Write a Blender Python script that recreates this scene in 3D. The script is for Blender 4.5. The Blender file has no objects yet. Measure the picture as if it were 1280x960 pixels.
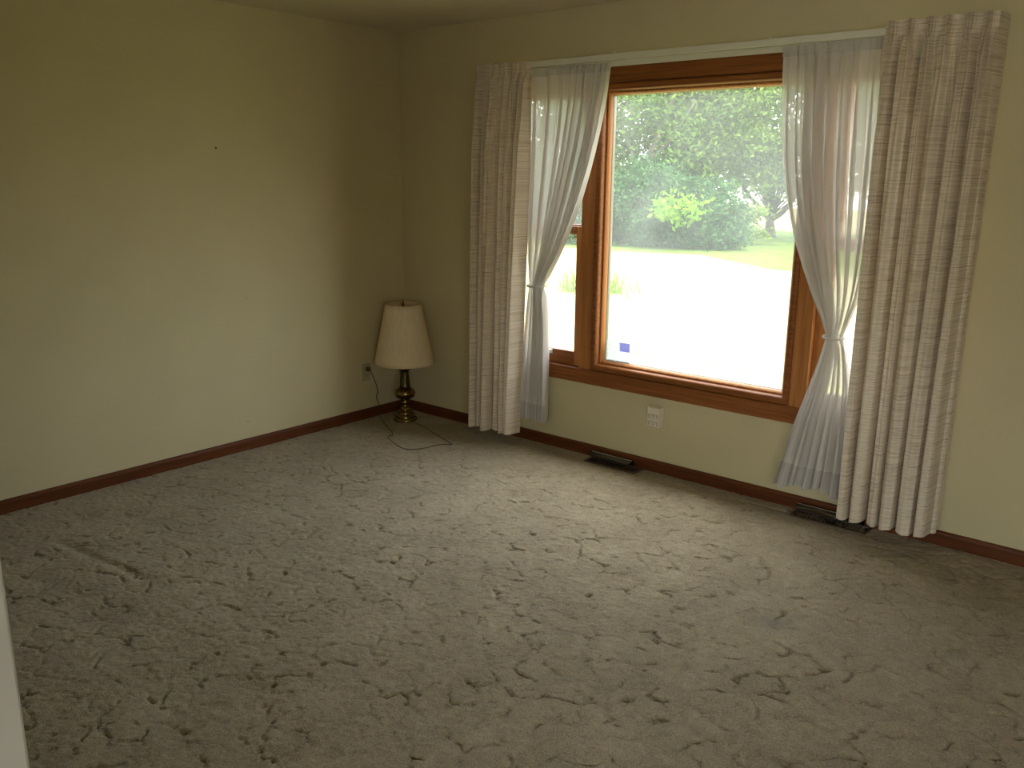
import bpy, bmesh, math, random
import numpy as np
from mathutils import Vector, Matrix
random.seed(7)
rng = np.random.default_rng(11)
SC = bpy.context.scene
COL = SC.collection

# ------------------------------------------------------------------ camera
cd = bpy.data.cameras.new('camera')
camera = bpy.data.objects.new('camera', cd)
COL.objects.link(camera)
SC.camera = camera
yaw, pitch, roll = -0.7022, 0.2375, 0.0092
fw = Vector((math.sin(yaw)*math.cos(pitch), math.cos(yaw)*math.cos(pitch), -math.sin(pitch)))
rt = fw.cross(Vector((0, 0, 1))).normalized()
up = rt.cross(fw)
r2 = rt*math.cos(roll)+up*math.sin(roll)
u2 = -rt*math.sin(roll)+up*math.cos(roll)
mw = Matrix((r2, u2, -fw)).transposed().to_4x4()
mw.translation = Vector((4.3102, -3.9608, 1.5808))
camera.matrix_world = mw
cd.sensor_width = 36.0
cd.lens = 1084.09/1280*36
cd.clip_start = 0.02
cd.clip_end = 300

# ------------------------------------------------------------------ world, sun, exposure
world = bpy.data.worlds.new('world')
SC.world = world
world.use_nodes = True
wn = world.node_tree
wn.nodes.clear()
wo = wn.nodes.new('ShaderNodeOutputWorld')
wb = wn.nodes.new('ShaderNodeBackground')
ws = wn.nodes.new('ShaderNodeTexSky')
ws.sky_type = 'NISHITA'
ws.sun_disc = False
ws.sun_elevation = math.radians(56)
ws.sun_rotation = math.radians(115)
ws.air_density = 1.0
ws.dust_density = 4.0
ws.ozone_density = 1.0
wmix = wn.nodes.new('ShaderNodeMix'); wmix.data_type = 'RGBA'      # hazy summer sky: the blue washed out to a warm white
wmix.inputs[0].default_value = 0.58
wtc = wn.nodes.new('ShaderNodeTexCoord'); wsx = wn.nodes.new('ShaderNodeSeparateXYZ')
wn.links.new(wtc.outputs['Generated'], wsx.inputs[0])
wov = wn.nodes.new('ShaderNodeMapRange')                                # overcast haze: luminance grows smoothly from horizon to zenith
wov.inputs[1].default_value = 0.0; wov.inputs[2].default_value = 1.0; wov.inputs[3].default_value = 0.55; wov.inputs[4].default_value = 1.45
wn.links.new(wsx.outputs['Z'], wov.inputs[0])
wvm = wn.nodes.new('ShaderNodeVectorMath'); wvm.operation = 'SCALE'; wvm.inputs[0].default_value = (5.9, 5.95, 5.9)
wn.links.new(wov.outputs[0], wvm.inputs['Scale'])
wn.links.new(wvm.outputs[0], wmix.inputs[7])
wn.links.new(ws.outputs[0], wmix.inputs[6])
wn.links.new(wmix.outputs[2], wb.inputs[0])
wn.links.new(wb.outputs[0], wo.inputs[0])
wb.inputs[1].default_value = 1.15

sl = bpy.data.lights.new('sun', 'SUN')
sl.energy = 1.5
sl.angle = math.radians(1.0)
sl.color = (1.0, 0.95, 0.86)
sun = bpy.data.objects.new('sun', sl)
COL.objects.link(sun)
sdir = Vector((0.5, -0.25, 0.83))
sun.rotation_euler = sdir.to_track_quat('Z', 'Y').to_euler()
sun.location = (10, -5, 20)

def portal(name, loc, rot, sx, sy):
    l = bpy.data.lights.new(name, 'AREA'); l.shape = 'RECTANGLE'; l.size = sx; l.size_y = sy; l.energy = 1
    o = bpy.data.objects.new(name, l); COL.objects.link(o); o.location = loc; o.rotation_euler = rot
    l.cycles.is_portal = True
    return o
portal('unseen_rear_window_portal', (5.10, -7.57, 1.375), (math.pi/2, 0, 0), 3.64, 1.69)
portal('unseen_side_window_portal', (7.37, -5.65, 1.435), (0, math.pi/2, 0), 1.42, 1.94)
portal('window_portal', (2.13, .16, 1.275), (-math.pi/2, 0, 0), 2.46, 1.63)

vs = SC.view_settings
SC.display_settings.display_device = 'sRGB'
vs.view_transform = 'Standard'
vs.look = 'None'
vs.exposure = 1.02
vs.gamma = 1.0
vs.use_curve_mapping = False
cy = SC.cycles
cy.max_bounces = 14
cy.diffuse_bounces = 8
cy.glossy_bounces = 4
cy.transmission_bounces = 8
cy.transparent_max_bounces = 32
cy.use_denoising = True
cy.sample_clamp_indirect = 8.0

# ------------------------------------------------------------------ helpers
def tag(o, label=None, cat=None, group=None, kind=None):
    if label: o['label'] = label
    if cat: o['category'] = cat
    if group: o['group'] = group
    if kind: o['kind'] = kind
    return o

def empty(name, loc=(0, 0, 0), rz=0.0):
    o = bpy.data.objects.new(name, None)
    COL.objects.link(o)
    o.location = loc
    o.rotation_euler = (0, 0, rz)
    o.empty_display_size = 0.05
    return o

def link(name, me, mat=None, parent=None):
    o = bpy.data.objects.new(name, me)
    COL.objects.link(o)
    if mat: me.materials.append(mat)
    if parent: o.parent = parent
    return o

class MB:
    def __init__(s): s.v = []; s.f = []
    def add(s, vs, fs):
        b = len(s.v)
        s.v += [tuple(v) for v in vs]
        s.f += [tuple(i+b for i in f) for f in fs]
        return s
    def box(s, x0, x1, y0, y1, z0, z1):
        v = [(x0, y0, z0), (x1, y0, z0), (x1, y1, z0), (x0, y1, z0), (x0, y0, z1), (x1, y0, z1), (x1, y1, z1), (x0, y1, z1)]
        return s.add(v, [(3, 2, 1, 0), (4, 5, 6, 7), (0, 1, 5, 4), (1, 2, 6, 5), (2, 3, 7, 6), (3, 0, 4, 7)])
    def lathe(s, prof, n=32, c=(0, 0, 0), caps=True):
        v = []; f = []
        for (r, z) in prof:
            for k in range(n):
                a = 2*math.pi*k/n
                v.append((c[0]+r*math.cos(a), c[1]+r*math.sin(a), c[2]+z))
        for i in range(len(prof)-1):
            for k in range(n):
                k2 = (k+1) % n
                f.append((i*n+k, i*n+k2, (i+1)*n+k2, (i+1)*n+k))
        if caps:
            f.append(tuple(range(n-1, -1, -1)))
            f.append(tuple((len(prof)-1)*n+k for k in range(n)))
        return s.add(v, f)
    def tube(s, pts, rad, n=8, caps=True):
        pts = [Vector(p) for p in pts]
        if not hasattr(rad, '__len__'): rad = [rad]*len(pts)
        v = []; f = []
        ref = None
        for i, p in enumerate(pts):
            t = (pts[min(i+1, len(pts)-1)]-pts[max(i-1, 0)]).normalized()
            if ref is None:
                ref = Vector((0, 0, 1)) if abs(t.z) < .9 else Vector((1, 0, 0))
            a = (ref-t*ref.dot(t)).normalized(); b = t.cross(a); ref = a
            for k in range(n):
                w = 2*math.pi*k/n
                v.append(p+(a*math.cos(w)+b*math.sin(w))*rad[i])
        for i in range(len(pts)-1):
            for k in range(n):
                k2 = (k+1) % n
                f.append((i*n+k, i*n+k2, (i+1)*n+k2, (i+1)*n+k))
        if caps:
            f.append(tuple(range(n-1, -1, -1)))
            f.append(tuple((len(pts)-1)*n+k for k in range(n)))
        return s.add(v, f)
    def build(s, name, mat=None, parent=None, smooth=False, bevel=0.0, seg=2):
        me = bpy.data.meshes.new(name)
        me.from_pydata(s.v, [], s.f)
        bm = bmesh.new(); bm.from_mesh(me)
        bmesh.ops.recalc_face_normals(bm, faces=bm.faces)
        bm.to_mesh(me); bm.free()
        if smooth: me.polygons.foreach_set('use_smooth', [True]*len(me.polygons))
        o = link(name, me, mat, parent)
        if bevel > 0:
            m = o.modifiers.new('bevel', 'BEVEL'); m.width = bevel; m.segments = seg; m.limit_method = 'ANGLE'
        return o

def grid_mesh(name, P, mat=None, parent=None, smooth=True, uv=None):
    """P: (nu,nv,3) array -> quad grid mesh"""
    nu, nv = P.shape[:2]
    me = bpy.data.meshes.new(name)
    idx = np.arange(nu*nv).reshape(nu, nv)
    q = np.stack([idx[:-1, :-1], idx[1:, :-1], idx[1:, 1:], idx[:-1, 1:]], -1).reshape(-1, 4)
    me.vertices.add(nu*nv); me.vertices.foreach_set('co', P.reshape(-1).astype(np.float32))
    me.loops.add(q.size); me.loops.foreach_set('vertex_index', q.reshape(-1).astype(np.int32))
    me.polygons.add(len(q)); me.polygons.foreach_set('loop_start', np.arange(0, q.size, 4, dtype=np.int32))
    if smooth: me.polygons.foreach_set('use_smooth', np.ones(len(q), dtype=bool))
    if uv is not None:
        l = me.uv_layers.new(name='cloth')
        l.data.foreach_set('uv', uv.reshape(-1, 2)[q.reshape(-1)].reshape(-1).astype(np.float32))
    me.update(calc_edges=True)
    return link(name, me, mat, parent)

def vnoise(x, y, seed=0):
    """smooth value noise, vectorised, range 0..1"""
    xi = np.floor(x).astype(np.int64); yi = np.floor(y).astype(np.int64)
    fx = x-xi; fy = y-yi
    fx = fx*fx*(3-2*fx); fy = fy*fy*(3-2*fy)
    def h(a, b):
        n = (a*374761393 + b*668265263 + seed*1442695041) & 0x7fffffff
        n = ((n ^ (n >> 13))*1274126177) & 0x7fffffff
        return ((n ^ (n >> 16)) & 0xffff)/65535.0
    return (h(xi, yi)*(1-fx)+h(xi+1, yi)*fx)*(1-fy)+(h(xi, yi+1)*(1-fx)+h(xi+1, yi+1)*fx)*fy

# ------------------------------------------------------------------ materials
def newmat(name):
    m = bpy.data.materials.new(name); m.use_nodes = True
    nt = m.node_tree
    return m, nt, nt.nodes['Principled BSDF'], nt.nodes['Material Output']

def coords(nt, scale=(1, 1, 1), kind='Object'):
    tc = nt.nodes.new('ShaderNodeTexCoord'); mp = nt.nodes.new('ShaderNodeMapping')
    mp.inputs['Scale'].default_value = scale
    nt.links.new(tc.outputs[kind], mp.inputs[0])
    return mp.outputs[0]

def noise(nt, vec, scale, detail=3, rough=.5):
    n = nt.nodes.new('ShaderNodeTexNoise')
    n.inputs['Scale'].default_value = scale; n.inputs['Detail'].default_value = detail; n.inputs['Roughness'].default_value = rough
    nt.links.new(vec, n.inputs['Vector'])
    return n.outputs['Fac']

def ramp(nt, fac, stops):
    r = nt.nodes.new('ShaderNodeValToRGB')
    e = r.color_ramp.elements
    while len(e) < len(stops): e.new(0.5)
    for i, (p, c) in enumerate(stops):
        e[i].position = p; e[i].color = (*c, 1) if len(c) == 3 else c
    nt.links.new(fac, r.inputs[0])
    return r.outputs[0]

def bump(nt, h, strength, dist, bs):
    b = nt.nodes.new('ShaderNodeBump'); b.inputs['Strength'].default_value = strength; b.inputs['Distance'].default_value = dist
    nt.links.new(h, b.inputs['Height']); nt.links.new(b.outputs[0], bs.inputs['Normal'])

def plain(name, col, rough=.5, metal=0.0, var=.08, scale=30, bmp=0.0, spec=.5):
    m, nt, bs, out = newmat(name)
    n = noise(nt, coords(nt), scale)
    lo = tuple(max(0, c*(1-var)) for c in col); hi = tuple(min(1, c*(1+var)) for c in col)
    nt.links.new(ramp(nt, n, [(.3, lo), (.7, hi)]), bs.inputs['Base Color'])
    bs.inputs['Roughness'].default_value = rough; bs.inputs['Metallic'].default_value = metal
    bs.inputs['Specular IOR Level'].default_value = spec
    if bmp: bump(nt, n, bmp, .002, bs)
    return m

def wood(name, axis, dark, mid, light, rough=.48):
    m, nt, bs, out = newmat(name)
    sc = {'x': (2.2, 60, 60), 'y': (60, 2.2, 60), 'z': (60, 60, 2.2)}[axis]
    n1 = noise(nt, coords(nt, sc), 1.0, 5, .6)
    sc2 = {'x': (6, 400, 400), 'y': (400, 6, 400), 'z': (400, 400, 6)}[axis]
    n2 = noise(nt, coords(nt, sc2), 1.0, 2, .5)
    mx = nt.nodes.new('ShaderNodeMix'); mx.data_type = 'FLOAT'; mx.inputs[0].default_value = .35
    nt.links.new(n1, mx.inputs[2]); nt.links.new(n2, mx.inputs[3])
    nt.links.new(ramp(nt, mx.outputs[0], [(.3, dark), (.5, mid), (.72, light)]), bs.inputs['Base Color'])
    bs.inputs['Roughness'].default_value = rough
    bs.inputs['Specular IOR Level'].default_value = .22
    bump(nt, n2, .12, .001, bs)
    return m

WD, WM, WL = (.135, .040, .009), (.235, .078, .019), (.34, .130, .036)
M_woodx = wood('stained_wood_along_x', 'x', WD, WM, WL)
M_woody = wood('stained_wood_along_y', 'y', WD, WM, WL)
BD, BM, BL = (.058, .016, .004), (.105, .030, .008), (.16, .050, .014)
M_basex = wood('dark_baseboard_along_x', 'x', BD, BM, BL, .45)
M_basey = wood('dark_baseboard_along_y', 'y', BD, BM, BL, .45)
M_woodz = wood('stained_wood_along_z', 'z', (.24, .086, .022), (.40, .158, .044), (.52, .23, .075))

WALLC = (.555, .483, .292)
M_wall = plain('painted_plaster_cream', WALLC, .65, 0, .03, 3.0, spec=.3)
nt = M_wall.node_tree
bump(nt, noise(nt, coords(nt), 260, 3), .10, .001, nt.nodes['Principled BSDF'])
M_ceil = plain('painted_ceiling', (.60, .54, .40), .8, 0, .03, 5, .15, .2)
M_white = plain('white_trim_paint', (.40, .375, .33), .45, 0, .03, 9, .05)

def carpet_mat():
    m, nt, bs, out = newmat('carpet_cut_pile')
    c = coords(nt)
    big = noise(nt, c, 3.6, 6, .7)
    fine = noise(nt, c, 180, 3, .8)
    med = noise(nt, c, 26, 4, .65)
    def mixf(a, b, t):
        mx = nt.nodes.new('ShaderNodeMix'); mx.data_type = 'FLOAT'; mx.inputs[0].default_value = t
        nt.links.new(a, mx.inputs[2]); nt.links.new(b, mx.inputs[3]); return mx.outputs[0]
    f = mixf(mixf(big, med, .45), fine, .56)
    col = ramp(nt, f, [(.34, (.125, .088, .047)), (.5, (.300, .238, .146)), (.66, (.49, .41, .272))])
    # grey tracked-in stain with an edge of its own
    tc = nt.nodes.new('ShaderNodeTexCoord')
    vm = nt.nodes.new('ShaderNodeVectorMath'); vm.operation = 'SUBTRACT'; vm.inputs[1].default_value = (3.17, -1.15, 0)
    nt.links.new(tc.outputs['Object'], vm.inputs[0])
    sc = nt.nodes.new('ShaderNodeVectorMath'); sc.operation = 'MULTIPLY'; sc.inputs[1].default_value = (2.6, 3.6, 0)
    nt.links.new(vm.outputs[0], sc.inputs[0])
    ln = nt.nodes.new('ShaderNodeVectorMath'); ln.operation = 'LENGTH'
    nt.links.new(sc.outputs[0], ln.inputs[0])
    ad = nt.nodes.new('ShaderNodeMath'); ad.operation = 'MULTIPLY_ADD'; ad.inputs[1].default_value = 1.3
    nt.links.new(noise(nt, c, 7, 4, .7), ad.inputs[0]); nt.links.new(ln.outputs['Value'], ad.inputs[2])
    st = ramp(nt, ad.outputs[0], [(.62, (.45, .45, .45)), (1.35, (0, 0, 0))])
    mc = nt.nodes.new('ShaderNodeMix'); mc.data_type = 'RGBA'
    nt.links.new(st, mc.inputs[0]); nt.links.new(col, mc.inputs[6]); mc.inputs[7].default_value = (.13, .12, .105, 1)
    nt.links.new(mc.outputs[2], bs.inputs['Base Color'])
    bs.inputs['Roughness'].default_value = .95
    bs.inputs['Specular IOR Level'].default_value = .1
    bs.inputs['Sheen Weight'].default_value = .25
    bs.inputs['Sheen Roughness'].default_value = .5
    bump(nt, mixf(fine, med, .35), .8, .007, bs)
    return m
M_carpet = carpet_mat()

def glass_mat(name='window_glass', haze=.045):
    m, nt, bs, out = newmat(name)
    nt.nodes.remove(bs)
    tr = nt.nodes.new('ShaderNodeBsdfTransparent'); tr.inputs[0].default_value = (.97, .985, .97, 1)
    tl = nt.nodes.new('ShaderNodeBsdfTranslucent'); tl.inputs[0].default_value = (.9, .95, .92, 1)
    gl = nt.nodes.new('ShaderNodeBsdfGlossy'); gl.inputs['Roughness'].default_value = .02
    n = noise(nt, coords(nt, (1, 1, 1)), 2.2, 4, .6)
    hz = nt.nodes.new('ShaderNodeMapRange'); hz.inputs[1].default_value = .3; hz.inputs[2].default_value = .75
    hz.inputs[3].default_value = haze*.6; hz.inputs[4].default_value = haze*1.4
    nt.links.new(n, hz.inputs[0])
    m1 = nt.nodes.new('ShaderNodeMixShader'); nt.links.new(hz.outputs[0], m1.inputs[0])
    nt.links.new(tr.outputs[0], m1.inputs[1]); nt.links.new(tl.outputs[0], m1.inputs[2])
    m2 = nt.nodes.new('ShaderNodeMixShader'); m2.inputs[0].default_value = .04
    nt.links.new(m1.outputs[0], m2.inputs[1]); nt.links.new(gl.outputs[0], m2.inputs[2])
    nt.links.new(m2.outputs[0], out.inputs[0])
    return m
M_glass = glass_mat()

def cloth_mix(nt, out, colsock, trans, alpha):
    """diffuse + translucent cloth that lets a share of light straight through its weave"""
    df = nt.nodes.new('ShaderNodeBsdfDiffuse'); tl = nt.nodes.new('ShaderNodeBsdfTranslucent')
    nt.links.new(colsock, df.inputs[0]); nt.links.new(colsock, tl.inputs[0])
    m1 = nt.nodes.new('ShaderNodeMixShader'); m1.inputs[0].default_value = trans
    nt.links.new(df.outputs[0], m1.inputs[1]); nt.links.new(tl.outputs[0], m1.inputs[2])
    if alpha >= 1:
        nt.links.new(m1.outputs[0], out.inputs[0]); return
    tr = nt.nodes.new('ShaderNodeBsdfTransparent')
    m2 = nt.nodes.new('ShaderNodeMixShader'); m2.inputs[0].default_value = alpha
    nt.links.new(tr.outputs[0], m2.inputs[1]); nt.links.new(m1.outputs[0], m2.inputs[2])
    nt.links.new(m2.outputs[0], out.inputs[0])

def drape_mat():
    m, nt, bs, out = newmat('drapery_slub_weave'); nt.nodes.remove(bs)
    a = noise(nt, coords(nt, (4.5, 175, 1), 'UV'), 1.0, 3, .55)
    b = noise(nt, coords(nt, (16, 420, 1), 'UV'), 1.0, 2, .5)
    mx = nt.nodes.new('ShaderNodeMix'); mx.data_type = 'FLOAT'; mx.inputs[0].default_value = .3
    nt.links.new(a, mx.inputs[2]); nt.links.new(b, mx.inputs[3])
    col = ramp(nt, mx.outputs[0], [(.33, (.40, .30, .225)), (.45, (.585, .495, .385)), (.54, (.69, .60, .475)), (.70, (.74, .65, .52))])
    cloth_mix(nt, out, col, .035, 1)
    return m
M_drape = drape_mat()

def sheer_mat(name, alpha):
    m, nt, bs, out = newmat(name); nt.nodes.remove(bs)
    n = noise(nt, coords(nt, (60, 4, 1), 'UV'), 1.0, 3, .6)
    col = ramp(nt, n, [(.3, (.67, .635, .59)), (.7, (.75, .715, .67))])
    cloth_mix(nt, out, col, .16, alpha)
    return m
M_sheer = sheer_mat('sheer_voile', .76)
M_sheer_hem = sheer_mat('sheer_voile_hem', .55)
M_sheer_tie = sheer_mat('sheer_tie_band', .95)

M_rod = plain('white_enamel_rod', (.66, .64, .54), .3, 0, .03, 14)
M_brass = plain('antique_brass', (.26, .175, .06), .22, 1.0, .25, 18, .06)
M_brass_dark = plain('antique_brass_dark', (.10, .075, .035), .38, 1.0, .25, 25, .06)
M_cordm = plain('brown_cord_plastic', (.055, .035, .016), .5, 0, .1, 40)
M_ivory = plain('ivory_plastic', (.40, .345, .20), .4, 0, .05, 20)
M_tapw = plain('almond_plastic', (.66, .60, .46), .4, 0, .04, 20)
M_dark = plain('dark_slot', (.02, .017, .012), .6, 0, .1, 20)
M_regm = plain('brown_painted_metal', (.10, .065, .040), .45, .3, .15, 40)
M_nail = plain('dark_nail_steel', (.05, .035, .02), .4, .8, .1, 50)
M_scuff = plain('grey_scuff', (.33, .27, .16), .7, 0, .1, 50)
M_bulb = plain('frosted_bulb', (.75, .74, .70), .3, 0, .02, 20)
M_lift = plain('satin_metal_lift', (.62, .60, .55), .35, .8, .05, 30)
M_alu = plain('aluminium_spacer', (.10, .11, .085), .4, .6, .05, 40)

def shade_mat():
    m, nt, bs, out = newmat('pleated_linen_shade'); nt.nodes.remove(bs)
    n = noise(nt, coords(nt, (90, 90, 5)), 1.0, 3, .6)
    col = ramp(nt, n, [(.3, (.80, .66, .43)), (.7, (.90, .77, .54))])
    cloth_mix(nt, out, col, .2, 1)
    return m
M_shade = shade_mat()

def leaf_mat(name, lo, hi, trans=.4):
    m, nt, bs, out = newmat(name); nt.nodes.remove(bs)
    g = nt.nodes.new('ShaderNodeNewGeometry')
    col = ramp(nt, g.outputs['Random Per Island'], [(.0, lo), (1.0, hi)])
    cloth_mix(nt, out, col, trans, 1)
    return m
M_leaf_dark = leaf_mat('leaf_dark', (.020, .052, .018), (.046, .100, .034), .3)
M_leaf_mid = leaf_mat('leaf_mid', (.046, .092, .018), (.105, .175, .034), .4)
M_leaf_light = leaf_mat('leaf_light', (.075, .130, .020), (.150, .225, .042), .45)
M_leaf_lime = leaf_mat('leaf_lime', (.085, .19, .012), (.15, .28, .025), .45)
M_bark = plain('grey_bark', (.085, .072, .055), .9, 0, .3, 9, .5, .1)
M_lawn = plain('dry_sunlit_lawn', (.20, .20, .062), .95, 0, .25, 3, .4, .1)
M_conc = plain('sandy_gravel', (.195, .172, .082), .9, 0, .06, 2, .2, .1)
M_verge_shaded = plain('shaded_green_verge', (.060, .092, .016), .95, 0, .35, 2.5, .5, .1)  # tree shade is put into this darker grass green
M_bounce = plain('grey_bounce_slab', (.50, .50, .50), .9, 0, .08, 2, .2, .1)
M_siding = plain('white_siding', (.80, .80, .78), .7, 0, .03, 3)
M_roof = plain('grey_shingle', (.28, .27, .26), .9, 0, .15, 6)
M_orange = plain('orange_red_paint', (.75, .22, .08), .5, 0, .08, 5)

# ------------------------------------------------------------------ room shell
H = 2.44
XR, YB = 7.2, -7.4          # right wall, rear wall of the space behind the opening
YN, XJ = -3.60, 3.154       # near wall face and the free end of that wall
def struct(o):
    o['kind'] = 'structure'; return o

# carpeted floor with carved tufts: a real height field
def make_floor():
    xs = np.concatenate([np.arange(0, 4.45, .0065), np.linspace(4.5, XR, 10)])
    ys = np.concatenate([np.linspace(YB, -3.75, 24), np.arange(-3.70, 0.0001, .0065), [0.0]])
    X, Y = np.meshgrid(xs, ys, indexing='ij')
    wx = X + .020*(vnoise(X*60, Y*60, 22)-.5) + .075*(vnoise(X*9, Y*9, 1)-.5) + .030*(vnoise(X*26, Y*26, 2)-.5)
    wy = Y + .020*(vnoise(X*60, Y*60, 24)-.5) + .075*(vnoise(X*9, Y*9, 3)-.5) + .030*(vnoise(X*26, Y*26, 4)-.5)
    S = .125
    gx = wx/S; gy = wy/(S*.86)
    ci = np.floor(gx).astype(np.int64); cj = np.floor(gy).astype(np.int64)
    f1 = np.full(X.shape, 9.0); f2 = np.full(X.shape, 9.0); idm = np.zeros(X.shape)
    for di in (-2, -1, 0, 1, 2):
        for dj in (-2, -1, 0, 1, 2):
            a = ci+di; b = cj+dj
            def hh(a, b, s):
                n = (a*73856093 ^ b*19349663 ^ s*83492791) & 0x7fffffff
                n = ((n ^ (n >> 13))*1274126177) & 0x7fffffff
                return ((n ^ (n >> 16)) & 0xffff)/65535.0
            px = a+.1+.8*hh(a, b, 1)+.5*(b & 1); py = b+.1+.8*hh(a, b, 2)
            d = np.hypot(gx-px, gy-py)
            v = hh(a, b, 5)
            m = d < f1
            f2 = np.where(m, f1, np.minimum(f2, d))
            idm = np.where(m, v, idm); f1 = np.where(m, d, f1)
    e = (f2-f1)*S
    deep = np.clip((vnoise(X*23.3+7, Y*23.3, 9)-.56)*6, 0, 1)
    z = .0010*np.minimum(e/.025, 1)**.6 + .0032*idm*np.minimum(e/.010, 1)
    z -= (.0005 + .010*deep)*np.exp(-(e/.0062)**2)
    z += .002*(vnoise(X*16, Y*16, 12)-.5) + .002*(vnoise(X*48, Y*48, 13)-.5) + .0042*(vnoise(X*115, Y*115, 14)-.5) + .0016*(vnoise(X*311, Y*311, 15)-.5)
    # long dents left by furniture and vacuum passes on the left
    def groove(x0, y0, x1, y1, w, d):
        ux, uy = x1-x0, y1-y0; L = math.hypot(ux, uy); ux /= L; uy /= L
        s = (X-x0)*ux+(Y-y0)*uy; t = (X-x0)*-uy+(Y-y0)*ux
        k = 1/(1+np.exp(-(s)/.03))/(1+np.exp(-(L-s)/.03))
        return -d*k*np.exp(-(t/w)**2)
    z += groove(.50, -2.55, 1.14, -2.47, .022, .008)
    for k in range(7):
        z += groove(.75+.21*k, -2.78-.02*k, 1.75+.22*k, -2.55-.03*k, .05, .005)
    edge = np.minimum(1, np.minimum(np.maximum(X, 0)/.03, np.maximum(-Y, 0)/.03))
    z = (z-.004)*edge
    P = np.stack([X, Y, z], -1)
    o = grid_mesh('floor', P, M_carpet)
    return struct(o)
make_floor()

struct(MB().box(-.15, XR+.15, YB-.15, .15, H, H+.12).build('ceiling', M_ceil))
struct(MB().box(-.15, 0, YB-.15, .15, -.3, H).build('wall_left', M_wall))
# window wall with its opening
WX0, WX1, WZ0, WZ1 = .90, 3.36, .46, 2.09
wb_ = MB()
wb_.box(0, WX0, 0, .15, -.3, H); wb_.box(WX1, XR+.15, 0, .15, -.3, H)
wb_.box(WX0, WX1, 0, .15, -.3, WZ0); wb_.box(WX0, WX1, 0, .15, WZ1, H)
struct(wb_.build('wall_back', M_wall))
SY0, SY1, SZ0, SZ1 = -6.6, -4.7, .75, 2.12
wq = MB()
wq.box(XR, XR+.15, YB-.15, SY0, -.3, H); wq.box(XR, XR+.15, SY1, 0, -.3, H); wq.box(XR, XR+.15, SY0, SY1, -.3, SZ0); wq.box(XR, XR+.15, SY0, SY1, SZ1, H)
struct(wq.build('wall_right', M_wall))
struct(MB().box(0, XJ, YN-.12, YN, -.05, H).build('wall_front', M_white, bevel=.004))
RX0, RX1, RZ0, RZ1 = 3.30, 6.90, .55, 2.20
wr = MB()
wr.box(0, RX0, YB-.15, YB, -.3, H); wr.box(RX1, XR, YB-.15, YB, -.3, H); wr.box(RX0, RX1, YB-.15, YB, -.3, RZ0); wr.box(RX0, RX1, YB-.15, YB, RZ1, H)
struct(wr.build('wall_rear', M_wall))
struct(MB().box(-.7, XR+1.7, YB-1.2, .45, H+.12, H+.45).build('sun_block_eave', M_white))  # unseen overhang, added and sized to keep direct sun out of the windows

def baseboard(name, horizontal, a0, a1, pos, mat):
    prof = [(0, -.02), (.012, -.02), (.012, .050), (.010, .060), (.006, .065), (0, .066)]
    mb = MB(); v = []
    for a in (a0, a1):
        for (d, z) in prof:
            v.append((a, pos-d, z) if horizontal else (pos+d, a, z))
    n = len(prof)
    f = [(i, (i+1) % n, n+(i+1) % n, n+i) for i in range(n)] + [tuple(range(n-1, -1, -1)), tuple(range(n, 2*n))]
    mb.add(v, f)
    return struct(mb.build(name, mat))
baseboard('baseboard_left', False, YN, 0, 0, M_basey)
baseboard('baseboard_back', True, .012, XR, 0, M_basex)

# ------------------------------------------------------------------ window
win = struct(empty('window_1', (2.13, 0, .42)))
def wpart(mb, name, mat, parent=None, **k):
    par = parent or win
    o = mb.build(name, mat, par, **k)
    # geometry is given in room coordinates
    off = Vector((2.13, 0, .42))
    o.data.transform(Matrix.Translation(-off))
    return o
CX0, CX1 = .855, 3.405
CZ0, CZI, CT0, CT1 = .422, .505, 2.046, 2.128
wpart(MB().box(CX0, CX1, -.020, .0, CZ0, CZI), 'casing_board', M_woodx, bevel=.004)
wpart(MB().box(CX0, CX1, -.020, .0, CT0, CT1), 'casing_board', M_woodx, bevel=.004)
wpart(MB().box(CX0, CX0+.083, -.020, .0, CZI, CT0), 'casing_board', M_woodz, bevel=.004)
wpart(MB().box(CX1-.083, CX1, -.020, .0, CZI, CT0), 'casing_board', M_woodz, bevel=.004)
for (a, b) in ((1.462, 1.5455), (2.7145, 2.798)):
    wpart(MB().box(a, b, -.012, .14, WZ0, WZ1), 'mullion', M_woodz, bevel=.004)
# jamb liners of the two flanks
for (a, b) in ((.9, .938), (3.322, 3.36)):
    wpart(MB().box(a, b, .0, .14, CZI-.01, CT0+.01), 'side_jamb', M_woodz)
for (a, b) in ((.938, 1.462), (1.5455, 2.7145), (2.798, 3.322)):
    wpart(MB().box(a, b, .0, .15, WZ0, CZI-.002), 'sill', M_woodx)
    wpart(MB().box(a, b, .0, .15, CT0+.002, WZ1), 'head_jamb', M_woodx)

def ring(x0, x1, z0, z1, prof):
    """mitred frame: profile (inset, depth) swept round a rectangle"""
    v = []
    for (d, y) in prof:
        v += [(x0+d, y, z0+d), (x1-d, y, z0+d), (x1-d, y, z1-d), (x0+d, y, z1-d)]
    n = len(prof); f = []
    for i in range(n):
        j = (i+1) % n
        for k in range(4):
            k2 = (k+1) % 4
            f.append((i*4+k, i*4+k2, j*4+k2, j*4+k))
    return MB().add(v, f)
bead = [(0, .08), (0, -.008), (.003, -.015), (.010, -.019), (.019, -.020), (.028, -.017), (.035, -.009), (.038, .002), (.0385, .02), (.0385, .08)]
stop = [(.0385, .08), (.0385, .021), (.042, .019), (.048, .020), (.053, .026), (.056, .036), (.057, .052), (.057, .08)]
def smooth_by_angle(o):
    o.data.polygons.foreach_set('use_smooth', [True]*len(o.data.polygons))
    m = o.modifiers.new('split', 'EDGE_SPLIT'); m.split_angle = math.radians(38)
bo = wpart(ring(1.5455, 2.7145, CZI, CT0, bead), 'frame_bead', M_woodx); smooth_by_angle(bo)
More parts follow.
